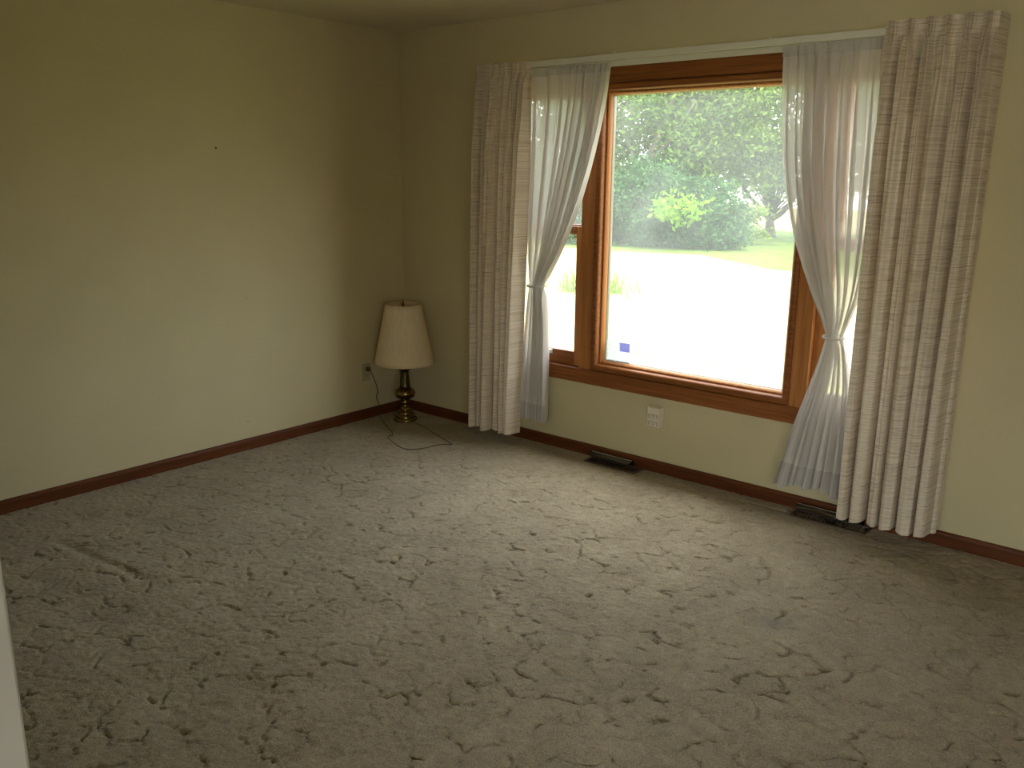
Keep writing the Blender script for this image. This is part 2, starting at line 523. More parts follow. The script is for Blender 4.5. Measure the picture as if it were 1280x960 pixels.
so = wpart(ring(1.5455, 2.7145, CZI, CT0, stop), 'glazing_stop', M_woodz); smooth_by_angle(so)
sp = [(.0555, .054), (.0585, .054), (.0585, .075), (.0555, .075)]
wpart(ring(1.5455, 2.7145, CZI, CT0, sp), 'glass_spacer', M_alu)
wpart(MB().box(1.595, 2.665, .060, .064, .553, 1.997), 'glass_pane', M_glass)

def sash(x0, x1, z0, z1, y0, y1, st, rb, rtp, lift):
    sv = empty('sash', (0, 0, 0)); sv.parent = win
    def sb(mb, name, mat, **k): return wpart(mb, name, mat, sv, **k)
    sb(MB().box(x0, x0+st, y0, y1, z0, z1), 'stile', M_woodz, bevel=.004)
    sb(MB().box(x1-st, x1, y0, y1, z0, z1), 'stile', M_woodz, bevel=.004)
    sb(MB().box(x0+st, x1-st, y0, y1, z0, z0+rb), 'rail', M_woodx, bevel=.004)
    sb(MB().box(x0+st, x1-st, y0, y1, z1-rtp, z1), 'rail', M_woodx, bevel=.004)
    ym = (y0+y1)/2
    sb(MB().box(x0+st-.004, x1-st+.004, ym-.002, ym+.002, z0+rb-.004, z1-rtp+.004), 'glass_pane', M_glass)
    if lift:
        c = (x0+x1)/2
        lf = MB(); lf.box(c-.05, c+.05, y0-.003, y0, z0+.05, z0+rb-.004); lf.box(c-.05, c+.05, y0-.020, y0, z0+rb-.010, z0+rb-.004)
        sb(lf, 'sash_lift', M_lift, bevel=.002)
for (a, b) in ((.938, 1.462), (2.798, 3.322)):
    sash(a, b, CZI, 1.300, .025, .060, .060, .080, .045, True)
    sash(a, b, 1.262, CT0, .066, .101, .060, .045, .060, False)

# unseen window added behind the opening to throw daylight on the window wall
unseen_win2 = struct(empty('unseen_window_2', (0, 0, 0)))
for (a, b, c, d) in ((RX0, RX1, RZ0, RZ0+.06), (RX0, RX1, RZ1-.06, RZ1), (RX0, RX0+.06, RZ0, RZ1), (RX1-.06, RX1, RZ0, RZ1), (4.47, 4.53, RZ0, RZ1), (5.67, 5.73, RZ0, RZ1)):
    MB().box(a, b, YB-.10, YB+.015, c, d).build('frame', M_woodx if b-a > 1 else M_woodz, unseen_win2)
MB().box(RX0+.05, RX1-.05, YB-.07, YB-.065, RZ0+.05, RZ1-.05).build('glass_pane', M_glass, unseen_win2)

unseen_win3 = struct(empty('unseen_window_3', (0, 0, 0)))  # unseen side window added to brighten the lamp corner and the jamb
for (a, b, c, d) in ((SY0, SY1, SZ0, SZ0+.06), (SY0, SY1, SZ1-.06, SZ1), (SY0, SY0+.06, SZ0, SZ1), (SY1-.06, SY1, SZ0, SZ1), (-5.68, -5.62, SZ0, SZ1)):
    MB().box(XR-.015, XR+.10, a, b, c, d).build('frame', M_woody if b-a > 1 else M_woodz, unseen_win3)
MB().box(XR+.065, XR+.07, SY0+.05, SY1-.05, SZ0+.05, SZ1-.05).build('glass_pane', M_glass, unseen_win3)

# ------------------------------------------------------------------ alarm-style sticker on the centre pane
stk = tag(empty('window_sticker', (1.687, .0594, .617)), 'pale translucent sticker with a blue square, low on the big window pane', 'sticker')
def sticker_mat(name, base, line, sc, alpha, diag=False):
    m, nt, bs, out = newmat(name); nt.nodes.remove(bs)
    w = nt.nodes.new('ShaderNodeTexWave'); w.wave_type = 'BANDS'; w.bands_direction = 'DIAGONAL' if diag else 'Z'
    w.inputs['Scale'].default_value = sc
    nt.links.new(coords(nt), w.inputs['Vector'])
    col = ramp(nt, w.outputs['Fac'], [(.15, line), (.45, base)])
    cloth_mix(nt, out, col, .75, alpha)
    return m
M_st1 = sticker_mat('sticker_film', (.55, .57, .58), (.36, .39, .39), 26, .80)
M_st2 = sticker_mat('sticker_blue_print', (.40, .39, .86), (.66, .64, .95), 90, .84, True)
MB().box(-.076, .076, -.0006, 0, -.062, .058).build('film', M_st1, stk)
MB().box(.008, .073, -.0012, -.0007, .006, .056).build('blue_square', M_st2, stk)
sb_ = MB()
for i in range(9):
    if i in (3,): continue
    sb_.box(-.070+.015*i, -.059+.015*i, -.0012, -.0007, -.058, -.051)
sb_.build('print_row', M_alu, stk)['kind'] = 'stuff'

# ------------------------------------------------------------------ curtain rods
rod = tag(empty('curtain_rod', (2.11, 0, 2.14)), 'white double curtain rod running across the top of the window', 'curtain rod')
off = Vector((2.11, 0, 2.14))
def rp(mb, name, mat, **k):
    o = mb.build(name, mat, rod, **k); o.data.transform(Matrix.Translation(-off)); return o
rp(MB().box(.79, 3.43, -.134, -.126, 2.1395, 2.170), 'front_rail', M_rod, bevel=.002)
rp(MB().box(.95, 3.28, -.074, -.066, 2.117, 2.145), 'back_rail', M_rod, bevel=.002)
for x in (.80, 1.72, 2.545, 3.42):
    mb = MB(); mb.box(x-.010, x+.010, -.128, -.0, 2.166, 2.1715); mb.box(x-.012, x+.012, -.004, 0, 2.10, 2.19)
    mb.box(x-.006, x+.006, -.136, -.126, 2.165, 2.178)
    rp(mb, 'bracket', M_rod)
for x in (.955, 3.275):
    rp(MB().box(x-.008, x+.008, -.07, 0, 2.120, 2.143), 'back_bracket', M_rod)

# ------------------------------------------------------------------ heavy drapes
def smoothstep(a, b, x):
    t = np.clip((x-a)/(b-a), 0, 1); return t*t*(3-2*t)

def drape(name, label, xt0, xt1, xb0, xb1, yf, ztop, zbot, n, side, seed):
    """pleated panel hanging between xt0..xt1 at the top and xb0..xb1 at the hem; side = which end returns to the wall"""
    root = tag(empty(name, ((xt0+xt1)/2, yf, zbot)), label, 'curtain', 'heavy drapes at the window')
    nu, nv = 72*n+1, 90
    r = np.random.default_rng(seed)
    t = np.linspace(0, 1, nu)
    kn = np.concatenate([[0], np.cumsum(.75+.5*r.random(n))]); kn /= kn[-1]
    ph0 = np.interp(t, kn, np.arange(n+1))
    zz = np.concatenate([np.linspace(ztop, ztop-.2, 36), np.linspace(ztop-.2, zbot, nv-36+1)[1:]])
    P = np.zeros((nu, len(zz), 3)); UV = np.zeros((nu, len(zz), 2))
    amp = .75+.5*r.random(n+1); dr = (r.random(n+1)-.5)
    for j, z in enumerate(zz):
        g = (ztop-z)/(ztop-zbot)
        ph = ph0 + .12*np.sin(2.1*g+6.28*np.interp(ph0, np.arange(n+1), dr))*np.sin(math.pi*t)
        fr = ph-np.floor(ph)
        uu = (fr-.5)/.385
        tube = np.where(np.abs(uu) < 1, .52+.48*np.sqrt(np.clip(1-uu*uu, 0, 1)), 0.0)
        tube = np.convolve(np.pad(tube, 4, mode='edge'), np.ones(9)/9, mode='valid')
        k = np.clip(np.floor(ph).astype(int), 0, n)
        am = amp[k]
        pz = ztop-.095
        pin = math.exp(-((z-pz)/.035)**2)           # pinched line of the pleats
        head = float(smoothstep(pz-.01, pz+.05, np.array(z)))
        body = float(smoothstep(pz+.02, pz-.45, np.array(z)))
        A = .036 + .058*body + .014*g - .006*pin
        pl = np.exp(-((fr-.5)/.17)**2)
        fan = .5-.5*np.cos(2*math.pi*(fr-.5)*6.6)
        y_body = A*am*tube
        y_head = .004*tube + .040*pl*(.35+.65*fan)
        y = y_head*head + (y_body-.024*body)*(1-head) + .004
        # creases between body folds, plus secondary crease near the heading
        y = y + (1-head)*(.018-.008*body)*(1-.8*g)*np.cos(2*math.pi*(2.55*ph0+.6*g)+3*dr[k])
        sq = .40*pin*(1-body) - (.22*body+.10*g)*(1-head)
        dx = sq*np.sin(2*math.pi*ph)/(2*math.pi)
        ends = np.minimum(1, np.minimum(t, 1-t)*n/.5)
        tt = np.interp(ph+dx*ends, np.arange(n+1), kn)
        x0 = xt0+(xb0-xt0)*g; x1 = xt1+(xb1-xt1)*g
        sway = .006*math.sin(3.3*g+seed)
        P[:, j, 0] = x0+(x1-x0)*tt + sway*np.sin(math.pi*t)
        P[:, j, 1] = yf - y + .006*np.sin(5*t*n+4*g)*g
        P[:, j, 2] = z + (.006*np.sin(9*t*n*.37+seed) if j == len(zz)-1 else 0)
        UV[:, j, 0] = t*n*.16; UV[:, j, 1] = z
    # return to the wall at the outer end
    m = 14
    R = np.zeros((m, len(zz), 3)); RU = np.zeros((m, len(zz), 2))
    e = 0 if side == 'left' else nu-1
    sg = -1 if side == 'left' else 1
    for i in range(m):
        f = (i+1)/m
        g = (ztop-zz)/(ztop-zbot)
        R[i, :, 0] = P[e, :, 0] + sg*(.010*math.sin(f*1.57)) + .008*np.sin(f*6.0)*g
        R[i, :, 1] = P[e, :, 1]*(1-f) + (-.022-.02*g)*f
        R[i, :, 2] = zz
        RU[i, :, 0] = UV[e, :, 0]+sg*f*.12; RU[i, :, 1] = zz
    if side == 'left':
        P = np.concatenate([R[::-1], P]); UV = np.concatenate([RU[::-1], UV])
    else:
        P = np.concatenate([P, R]); UV = np.concatenate([UV, RU])
    o = P - np.array(root.location)
    p1 = grid_mesh('fabric_panel', o, M_drape, root, uv=UV)
    hz = zz < zbot+.11
    hem = o[:, hz, :].copy(); hem[:, :, 1] += .003
    grid_mesh('hem', hem, M_drape, root, uv=UV[:, hz, :])
    return root
drape('drape', 'cream slubbed pinch pleat drape hanging left of the window, nearest the lamp', .812, 1.190, .782, 1.118, -.137, 2.172, .075, 6, 'left', 3)
drape('drape', 'cream slubbed pinch pleat drape hanging right of the window', 3.035, 3.448, 3.052, 3.440, -.139, 2.190, .085, 6, 'right', 8)

# ------------------------------------------------------------------ sheers
def cubic(xs, ys, x):
    """smooth monotone-ish interpolation (Catmull-Rom in one dimension)"""
    xs = np.array(xs, float); ys = np.array(ys, float)
    m = np.gradient(ys, xs)
    i = np.clip(np.searchsorted(xs, x)-1, 0, len(xs)-2)
    h = xs[i+1]-xs[i]; t = (x-xs[i])/h
    return (2*t**3-3*t**2+1)*ys[i]+(t**3-2*t**2+t)*h*m[i]+(-2*t**3+3*t**2)*ys[i+1]+(t**3-t**2)*h*m[i+1]

def sheer(label, rows, n, ztie, seed, ybase):
    """rows: (z, x_left, x_right) from hem to heading"""
    zs = [q[0] for q in rows]
    root = tag(empty('sheer_curtain', ((rows[-1][1]+rows[-1][2])/2, ybase, zs[0])), label, 'curtain', 'sheer curtains tied in at the window')
    r = np.random.default_rng(seed)
    nu = 36*n+1
    t = np.linspace(0, 1, nu)
    kn = np.concatenate([[0], np.cumsum(.35+1.3*r.random(n))]); kn /= kn[-1]
    ph0 = np.interp(t, kn, np.arange(n+1))
    zz = np.concatenate([np.linspace(zs[-1], ztie+.12, 50), np.linspace(ztie+.12, ztie-.10, 24)[1:], np.linspace(ztie-.10, zs[0], 36)[1:]])
    P = np.zeros((nu, len(zz), 3)); UV = np.zeros((nu, len(zz), 2))
    am = .5+r.random(n+2); dr = r.random(n+2)*6.28
    wtop = rows[-1][2]-rows[-1][1]
    for j, z in enumerate(zz):
        xl = float(cubic(zs, [q[1] for q in rows], np.array(z))); xr = float(cubic(zs, [q[2] for q in rows], np.array(z)))
        w = xr-xl
        g = (zs[-1]-z)/(zs[-1]-zs[0])
        k = np.clip(np.floor(ph0).astype(int), 0, n)
        a = np.interp(ph0, np.arange(n+2), am)
        d = np.interp(ph0, np.arange(n+2), dr)
        ph = ph0 + .10*np.sin(4*g+d)
        narrow = 1-min(1, w/wtop)
        A = .010 + .020*narrow + .012*min(1, g*3)*(1-narrow)
        y = A*a*np.sin(2*math.pi*ph) + .006*np.sin(2*math.pi*ph*2.7+d)*min(1, .3+g)
        # round the bunched section so it is gathered like a rope at the tie
        env = np.sqrt(np.clip(1-(2*t-1)**2, 0, 1))
        tie = math.exp(-((z-ztie)/.05)**2)
        y = y*((1-tie)+tie*env*.8) - tie*.012*env
        S = (.80 + .75*min(1, 4*g)) * (1-.6*tie)
        dx = S*np.sin(4*math.pi*ph+d*.3)/(2*math.pi)*1.1
        ends = np.minimum(1, np.minimum(t, 1-t)*n/1.0)
        tt = np.interp(ph+dx*ends, np.arange(n+1), kn)
        head = float(smoothstep(zs[-1]-.05, zs[-1]-.015, np.array(z)))
        y = y*(1-.55*head)
        P[:, j, 0] = xl+w*tt
        P[:, j, 1] = ybase + y
        P[:, j, 2] = z + (.010*np.sin(t*17+seed)-.012*np.cos(t*6) if z < zs[0]+.02 else 0)
        UV[:, j, 0] = t*1.5; UV[:, j, 1] = z
    o = P-np.array(root.location)
    grid_mesh('voile_panel', o, M_sheer, root, uv=UV)
    hz = zz < zs[0]+.115
    hem = o[:, hz, :].copy(); hem[:, :, 1] -= .0025
    grid_mesh('hem', hem, M_sheer_hem, root, uv=UV[:, hz, :])
    hz = zz > zs[-1]-.05
    hd = o[:, hz, :].copy(); hd[:, :, 1] -= .010
    grid_mesh('rod_pocket', hd, M_sheer_hem, root, uv=UV[:, hz, :])
    # tie band: a thin rounded loop about the bunch
    xl = float(cubic(zs, [q[1] for q in rows], np.array(ztie))); xr = float(cubic(zs, [q[2] for q in rows], np.array(ztie)))
    c = (xl+xr)/2; mb = MB(); N = 28
    for zc, rr in ((ztie, .006),):
        pts = [(c+((xr-xl)/2+.004)*math.cos(2*math.pi*i/N), ybase-.010+.042*math.sin(2*math.pi*i/N), zc+.004*math.sin(2*math.pi*i/N)) for i in range(N+1)]
        mb.tube(pts, rr, 8, caps=False)
    b = mb.build('tie_band', M_sheer_tie, root, smooth=True)
    b.data.transform(Matrix.Translation(-Vector(root.location)))
    return root
sheer('grey white voile sheer tied in at the left of the window', [
    (.165, 1.085, 1.285), (.40, 1.095, 1.285), (.75, 1.125, 1.275), (.90, 1.145, 1.262), (.960, 1.150, 1.255), (1.02, 1.148, 1.285), (1.15, 1.135, 1.36),
    (1.40, 1.120, 1.475), (1.70, 1.115, 1.575), (1.95, 1.110, 1.635), (2.138, 1.105, 1.663)], 9, .960, 5, -.072)
sheer('grey white voile sheer tied in at the right of the window', [
    (.135, 2.705, 3.035), (.40, 2.765, 3.035), (.70, 2.845, 3.015), (.83, 2.878, 2.985), (.879, 2.885, 2.968), (.94, 2.865, 2.985), (1.05, 2.805, 3.02),
    (1.30, 2.69, 3.055), (1.60, 2.615, 3.065), (1.90, 2.585, 3.06), (2.142, 2.580, 3.055)], 10, .879, 9, -.072)

# ------------------------------------------------------------------ table lamp standing on the carpet
LX, LY = .222, -.212
lamp = tag(empty('table_lamp', (LX, LY, 0)), 'brass table lamp with a cream pleated shade standing on the carpet in the corner', 'lamp')
base = [(.0, .0), (.073, .0), (.0765, .004), (.077, .010), (.074, .016), (.066, .019), (.063, .022), (.065, .027), (.065, .034), (.060, .040), (.052, .043), (.048, .046), (.050, .051), (.050, .058), (.045, .064), (.036, .067), (.032, .070), (.034, .075), (.034, .082), (.029, .088), (.022, .092), (.019, .100), (.018, .112), (.023, .117), (.024, .123), (.019, .128), (.021, .134), (.026, .139)]
MB().lathe(base, 40).build('base', M_brass, lamp, smooth=True)
bulb = [(.026, .139), (.034, .145), (.052, .155), (.064, .168), (.068, .182), (.065, .196), (.056, .208), (.044, .217), (.036, .223)]
MB().lathe(bulb, 40).build('urn', M_brass, lamp, smooth=True)
neck = [(.036, .223), (.034, .232), (.0315, .260), (.0285, .300), (.0265, .322), (.027, .330), (.034, .338), (.047, .346), (.052, .351), (.047, .356), (.030, .361), (.018, .366), (.014, .380)]
MB().lathe(neck, 40).build('neck', M_brass_dark, lamp, smooth=True)
MB().lathe([(.014, .380), (.019, .384), (.019, .430), (.015, .436)], 24).build('socket', M_brass, lamp, smooth=True)
MB().lathe([(.013, .436), (.016, .450), (.029, .485), (.030, .505), (.022, .528), (.004, .538)], 24).build('light_bulb', M_bulb, lamp, smooth=True)
hp = MB()
for s in (-1, 1):
    hp.tube([(s*.016, 0, .388), (s*.045, 0, .42), (s*.062, 0, .50), (s*.058, 0, .60), (s*.032, 0, .70), (s*.008, 0, .748), (0, 0, .755)], .0022, 6)
hp.build('harp', M_brass_dark, lamp, smooth=True)
MB().lathe([(.002, .752), (.006, .756), (.008, .764), (.006, .772), (.003, .778), (.005, .783), (.002, .788)], 16).build('finial', M_brass_dark, lamp, smooth=True)
def shade():
    v = []; f = []; n = 240
    zs = np.linspace(.385, .768, 14)
    rows = []
    for z in zs:
        q = (z-.385)/.383
        R = .194+(.114-.194)*q
        rows.append([(((R+(.0010 if k % 2 else -.0004))*math.cos(2*math.pi*k/n)), ((R+(.0010 if k % 2 else -.0004))*math.sin(2*math.pi*k/n)), z) for k in range(n)])
    for rw in rows: v += rw
    for i in range(len(rows)-1):
        for k in range(n):
            k2 = (k+1) % n
            f.append((i*n+k, i*n+k2, (i+1)*n+k2, (i+1)*n+k))
    return MB().add(v, f)
sh = shade().build('lamp_shade', M_shade, lamp, smooth=True)
so_ = sh.modifiers.new('thick', 'SOLIDIFY'); so_.thickness = .0015; so_.offset = -1
for (z, R) in ((.388, .1945), (.766, .1150)):
    MB().tube([(R*math.cos(2*math.pi*k/48), R*math.sin(2*math.pi*k/48), z) for k in range(49)], .0035, 6, caps=False).build('shade_trim', M_shade, sh, smooth=True)
sp_ = MB()
for k in range(3):
    a = 2*math.pi*k/3+.5
    sp_.tube([(0, 0, .753), (.113*math.cos(a), .113*math.sin(a), .762)], .0018, 6)
sp_.build('spider', M_brass_dark, sh, smooth=True)
def spline(pts, k=6):
    pts = [Vector(p) for p in pts]; out = []
    for i in range(len(pts)-1):
        p0 = pts[max(i-1, 0)]; p1 = pts[i]; p2 = pts[i+1]; p3 = pts[min(i+2, len(pts)-1)]
        for s in range(k):
            t = s/k
            out.append(.5*((2*p1)+(-p0+p2)*t+(2*p0-5*p1+4*p2-p3)*t*t+(-p0+3*p1-3*p2+p3)*t**3))
    out.append(pts[-1]); return out
cord = [(.285, -.235, .006), (.36, -.24, .006), (.46, -.265, .006), (.552, -.30, .006), (.70, -.355, .006), (.825, -.402, .006), (.835, -.418, .006), (.79, -.447, .006), (.775, -.50, .006), (.768, -.559, .006),
        (.735, -.63, .006), (.685, -.654, .006), (.612, -.638, .006), (.53, -.607, .006), (.478, -.584, .006), (.430, -.553, .007), (.442, -.525, .007), (.38, -.475, .006), (.246, -.401, .006), (.115, -.325, .006), (.05, -.29, .010), (.020, -.268, .04), (.014, -.258, .078),
        (.012, -.275, .125), (.011, -.262, .171), (.012, -.275, .215), (.016, -.298, .265), (.024, -.325, .310), (.034, -.345, .334)]
cd_ = MB().tube(spline(cord, 5), .0026, 6).build('power_cord', M_cordm, lamp, smooth=True)
cd_.data.transform(Matrix.Translation(-Vector((LX, LY, 0))))
pg = MB().box(.0075, .034, -.358, -.334, .320, .348)
pg = pg.build('plug', M_cordm, cd_, bevel=.004); pg.data.transform(Matrix.Translation(-Vector((LX, LY, 0))))

# ------------------------------------------------------------------ outlets
ol = tag(empty('wall_outlet', (0, -.347, .252)), 'ivory duplex outlet plate low on the left wall beside the lamp', 'outlet')
MB().box(0, .006, -.036, .036, 0, .117).build('plate', M_ivory, ol, bevel=.003)
for z in (.038, .082):
    rc = MB(); n = 16
    v = [(.0075, .0165*math.cos(2*math.pi*k/n), z+.0145*math.sin(2*math.pi*k/n)) for k in range(n)]
    v2 = [(.004, a, b) for (_, a, b) in v]
    rc.add(v+v2, [tuple(range(n))]+[(k, (k+1) % n, n+(k+1) % n, n+k) for k in range(n)])
    rr = rc.build('receptacle', M_ivory, ol)
    sl_ = MB(); sl_.box(.0072, .0079, -.008, -.005, z-.004, z+.006); sl_.box(.0072, .0079, .005, .008, z-.004, z+.006); sl_.box(.0072, .0079, -.002, .002, z-.010, z-.006)
    sl_.build('slot', M_dark, rr)
MB().lathe([(.003, 0), (.003, .002)], 12, (0, 0, 0)).build('screw', M_lift, ol).matrix_local = Matrix.Translation((.0055, 0, .060)) @ Matrix.Rotation(math.pi/2, 4, 'Y')

tp = tag(empty('six_way_outlet_adapter', (1.984, 0, .25)), 'almond plastic adapter with six sockets on the wall under the window', 'outlet')
w0, w1, h0 = .047, .040, .125
v = [(-w0, 0, 0), (w0, 0, 0), (w0, 0, h0), (-w0, 0, h0), (-w1, -.030, .010), (w1, -.030, .010), (w1, -.030, h0-.010), (-w1, -.030, h0-.010)]
MB().add(v, [(0, 1, 2, 3), (4, 5, 6, 7), (0, 1, 5, 4), (1, 2, 6, 5), (2, 3, 7, 6), (3, 0, 4, 7)]).build('housing', M_tapw, tp, bevel=.004)
for i in range(3):
    for j in range(2):
        cx = -.025+.025*i; cz = .030+.038*j
        fc = MB().box(cx-.010, cx+.010, -.0312, -.029, cz-.014, cz+.014).build('socket', M_tapw, tp, bevel=.0006)
        s_ = MB(); s_.box(cx-.0062, cx-.0036, -.0318, -.0308, cz+.001, cz+.009); s_.box(cx+.0036, cx+.0062, -.0318, -.0308, cz+.001, cz+.009)
        s_.box(cx-.0024, cx+.0024, -.0318, -.0308, cz-.0095, cz-.0045)
        s_.build('slot', M_dark, fc)

# ------------------------------------------------------------------ floor registers with deflector hoods
def smoked():
    m, nt, bs, out = newmat('smoked_clear_plastic'); nt.nodes.remove(bs)
    tr = nt.nodes.new('ShaderNodeBsdfTransparent'); tr.inputs[0].default_value = (.66, .60, .52, 1)
    gl = nt.nodes.new('ShaderNodeBsdfGlossy'); gl.inputs['Roughness'].default_value = .18; gl.inputs[0].default_value = (.8, .8, .8, 1)
    n = noise(nt, coords(nt), 40, 3)
    nt.links.new(ramp(nt, n, [(.3, (.26, .215, .165)), (.7, (.36, .30, .24))]), tr.inputs[0])
    m1 = nt.nodes.new('ShaderNodeMixShader'); m1.inputs[0].default_value = .16
    nt.links.new(tr.outputs[0], m1.inputs[1]); nt.links.new(gl.outputs[0], m1.inputs[2]); nt.links.new(m1.outputs[0], out.inputs[0])
    return m
M_smoke = smoked()
def register(x0, x1, hx0, hx1, label):
    r = tag(empty('floor_register', ((x0+x1)/2, -.068, .0)), label, 'floor vent', 'floor vents along the window wall')
    L = (x1-x0)/2; W = .052
    fr = MB()
    fr.box(-L, L, -W, -W+.014, .0, .007); fr.box(-L, L, W-.014, W, .0, .007); fr.box(-L, -L+.016, -W+.014, W-.014, .0, .007); fr.box(L-.016, L, -W+.014, W-.014, .0, .007)
    fr.build('frame', M_regm, r, bevel=.002)
    MB().box(-L+.01, L-.01, -W+.01, W-.01, -.004, -.001).build('dark_opening', M_dark, r)
    me = None
    k = int((2*L-.04)/.018)
    for i in range(k):
        if me is None:
            o = MB().box(-.0012, .0012, -W+.014, W-.014, .0, .0055).build('louver', M_regm, r); me = o.data
        else:
            o = bpy.data.objects.new('louver', me); COL.objects.link(o); o.parent = r
        o.location = (-L+.027+i*.018, 0, 0)
    # curved hood
    c = (x0+x1)/2
    a0, a1 = hx0-c, hx1-c
    pr = [(W-.004, .007), (W-.004, .020), (W-.008, .032), (W-.018, .040), (W-.032, .043), (W-.050, .040), (W-.070, .033)]
    P = np.zeros((2, len(pr), 3))
    for i, x in enumerate((a0, a1)):
        for j, (y, z) in enumerate(pr): P[i, j] = (x, y, z)
    h = grid_mesh('deflector_hood', P, M_smoke, r)
    so = h.modifiers.new('thick', 'SOLIDIFY'); so.thickness = .002
    for x in (a0, a1): MB().tube([(x, y, z) for (y, z) in pr], .0016, 6).build('hood_end', M_smoke, r)
    lp = MB(); lp.tube([(a0, W-.032, .0445), (a1, W-.032, .0445)], .0022, 6)
    lp.build('hood_highlight', M_lift, r)  # pale metal bar stands in for the highlight along the hood edge
register(1.60, 1.935, 1.605, 1.87, 'brown floor vent with clear air hood under the middle of the window')
register(2.81, 3.17, 2.82, 3.13, 'brown floor vent with clear air hood at the foot of the right drape')

# ------------------------------------------------------------------ nail and scuffs on the left wall
nl = MB().lathe([(.002, -.01), (.002, .010), (.005, .010), (.005, .012)], 12).build('nail', M_nail)
nl.matrix_world = Matrix.Translation((0, -1.337, 1.702)) @ Matrix.Rotation(math.pi/2, 4, 'Y')
tag(nl, 'small dark nail sticking out of the bare left wall', 'nail')
wl = bpy.data.objects['wall_left']
for (y, z, a, b) in ((-1.204, .882, .008, .003), (-1.245, .165, .008, .004)):
    MB().lathe([(a, 0), (a*.8, .0006)], 10, (0, y, z)).build('scuff', M_scuff, wl).data.transform(
        Matrix.Translation((0, y, z)) @ Matrix.Rotation(math.pi/2, 4, 'Y') @ Matrix.Scale(b/a, 4, (1, 0, 0)) @ Matrix.Translation((0, -y, -z)))

# ------------------------------------------------------------------ outdoors
G = -.6
struct(MB().add([(-90, -60, G), (60, -60, G), (60, 120, G), (-90, 120, G)], [(0, 1, 2, 3)]).build('lawn', M_lawn))
def slab(name, pts, z, mat):
    n = len(pts)
    v = [(x, y, G) for x, y in pts]+[(x, y, z) for x, y in pts]
    return struct(MB().add(v, [tuple(range(n, 2*n))]+[(k, (k+1) % n, n+(k+1) % n, n+k) for k in range(n)]).build(name, mat))
slab('street', [(-60, 11.4), (-6.6, 10.2), (-5.2, 9.2), (20, 8.9), (20, 12.4), (-4.6, 16.1), (-7.6, 18.3), (-10.5, 17.4), (-60, 24)], G+.004, M_conc)
slab('driveway', [(-40, 5.4), (20, 5.1), (20, 9.6), (-4.6, 9.9), (-5.0, 8.3), (-40, 8.6)], G+.007, M_conc)

slab('verge', [(-60, 24.1), (-10.5, 17.5), (-7.6, 18.4), (-4.6, 16.2), (20, 12.5), (20, 31), (-60, 31)], G+.006, M_verge_shaded)
slab('gravel_yard', [(-60, 31), (20, 31), (20, 75), (-60, 75)], G+.006, M_conc)
slab('bounce_slab', [(-20, -25), (25, -25), (25, YB-.2), (-20, YB-.2)], G+.04, M_bounce)  # unseen slab added behind the house to bounce neutral light indoors

def leaves_mesh(name, C, size, mat, parent, seed, aspect=.5):
    r = np.random.default_rng(seed)
    n = len(C)
    a = r.normal(size=(n, 3)); a[:, 2] = a[:, 2]*.6-.25; a /= np.linalg.norm(a, axis=1)[:, None]
    b = r.normal(size=(n, 3)); b -= (b*a).sum(1)[:, None]*a; b /= np.linalg.norm(b, axis=1)[:, None]
    c = np.cross(a, b)
    s = size*(.6+.8*r.random(n))[:, None]
    V = np.stack([C-a*s*.5, C+b*s*aspect*.5+c*s*.08, C+a*s*.5, C-b*s*aspect*.5+c*s*.08], 1)
    me = bpy.data.meshes.new(name)
    me.vertices.add(4*n); me.vertices.foreach_set('co', V.reshape(-1).astype(np.float32))
    me.loops.add(4*n); me.loops.foreach_set('vertex_index', np.arange(4*n, dtype=np.int32))
    me.polygons.add(n); me.polygons.foreach_set('loop_start', np.arange(0, 4*n, 4, dtype=np.int32))
    me.update(calc_edges=True)
    o = link(name, me, mat, parent); o['kind'] = 'stuff'
    return o

def crown_points(r, centre, rad, ncl, per, spread):
    cs = []
    for _ in range(ncl):
        d = r.normal(size=3); d /= np.linalg.norm(d)
        cs.append(np.array(centre)+d*np.array(rad)*(.35+.65*r.random()**.5))
    cs = np.array(cs)
    L = np.concatenate([c+r.normal(size=(per, 3))*spread*np.array([1, 1, .7]) for c in cs])
    return cs, L

def tree(label, base, stem, centre, rad, ncl, per, spread, leaf, mat, tr, seed, group=None, limbs=None, cat='tree', name='broadleaf_tree'):
    root = tag(empty(name, base), label, cat, group)
    r = np.random.default_rng(seed)
    b = np.array(base)
    cs, L = crown_points(r, np.array(centre)-b, rad, ncl, per, spread)
    L = L[L[:, 2] > .05]
    leaves_mesh('foliage', L, leaf, mat, root, seed)
    mb = MB()
    pts = [np.array(p)-b for p in stem]
    mb.tube(spline(pts, 4), list(np.linspace(tr, tr*.5, 4*(len(pts)-1)+1)), 10)
    mb.build('trunk', M_bark, root, smooth=True)
    bb = limbs if limbs is not None else []
    for lb in bb:
        q = [np.array(p)-b for p in lb[0]]
        MB().tube(spline(q, 4), list(np.linspace(lb[1], lb[1]*.45, 4*(len(q)-1)+1)), 8).build('limb', M_bark, root, smooth=True)
    tw = MB(); top = pts[-1]
    for c in cs[:26]:
        mid = (top+c)/2+np.array([0, 0, .15])
        tw.tube([tuple(top), tuple(mid), tuple(c)], [tr*.14, tr*.09, tr*.04], 5)
    t_ = tw.build('branches', M_bark, root, smooth=True); t_['kind'] = 'stuff'
    return root

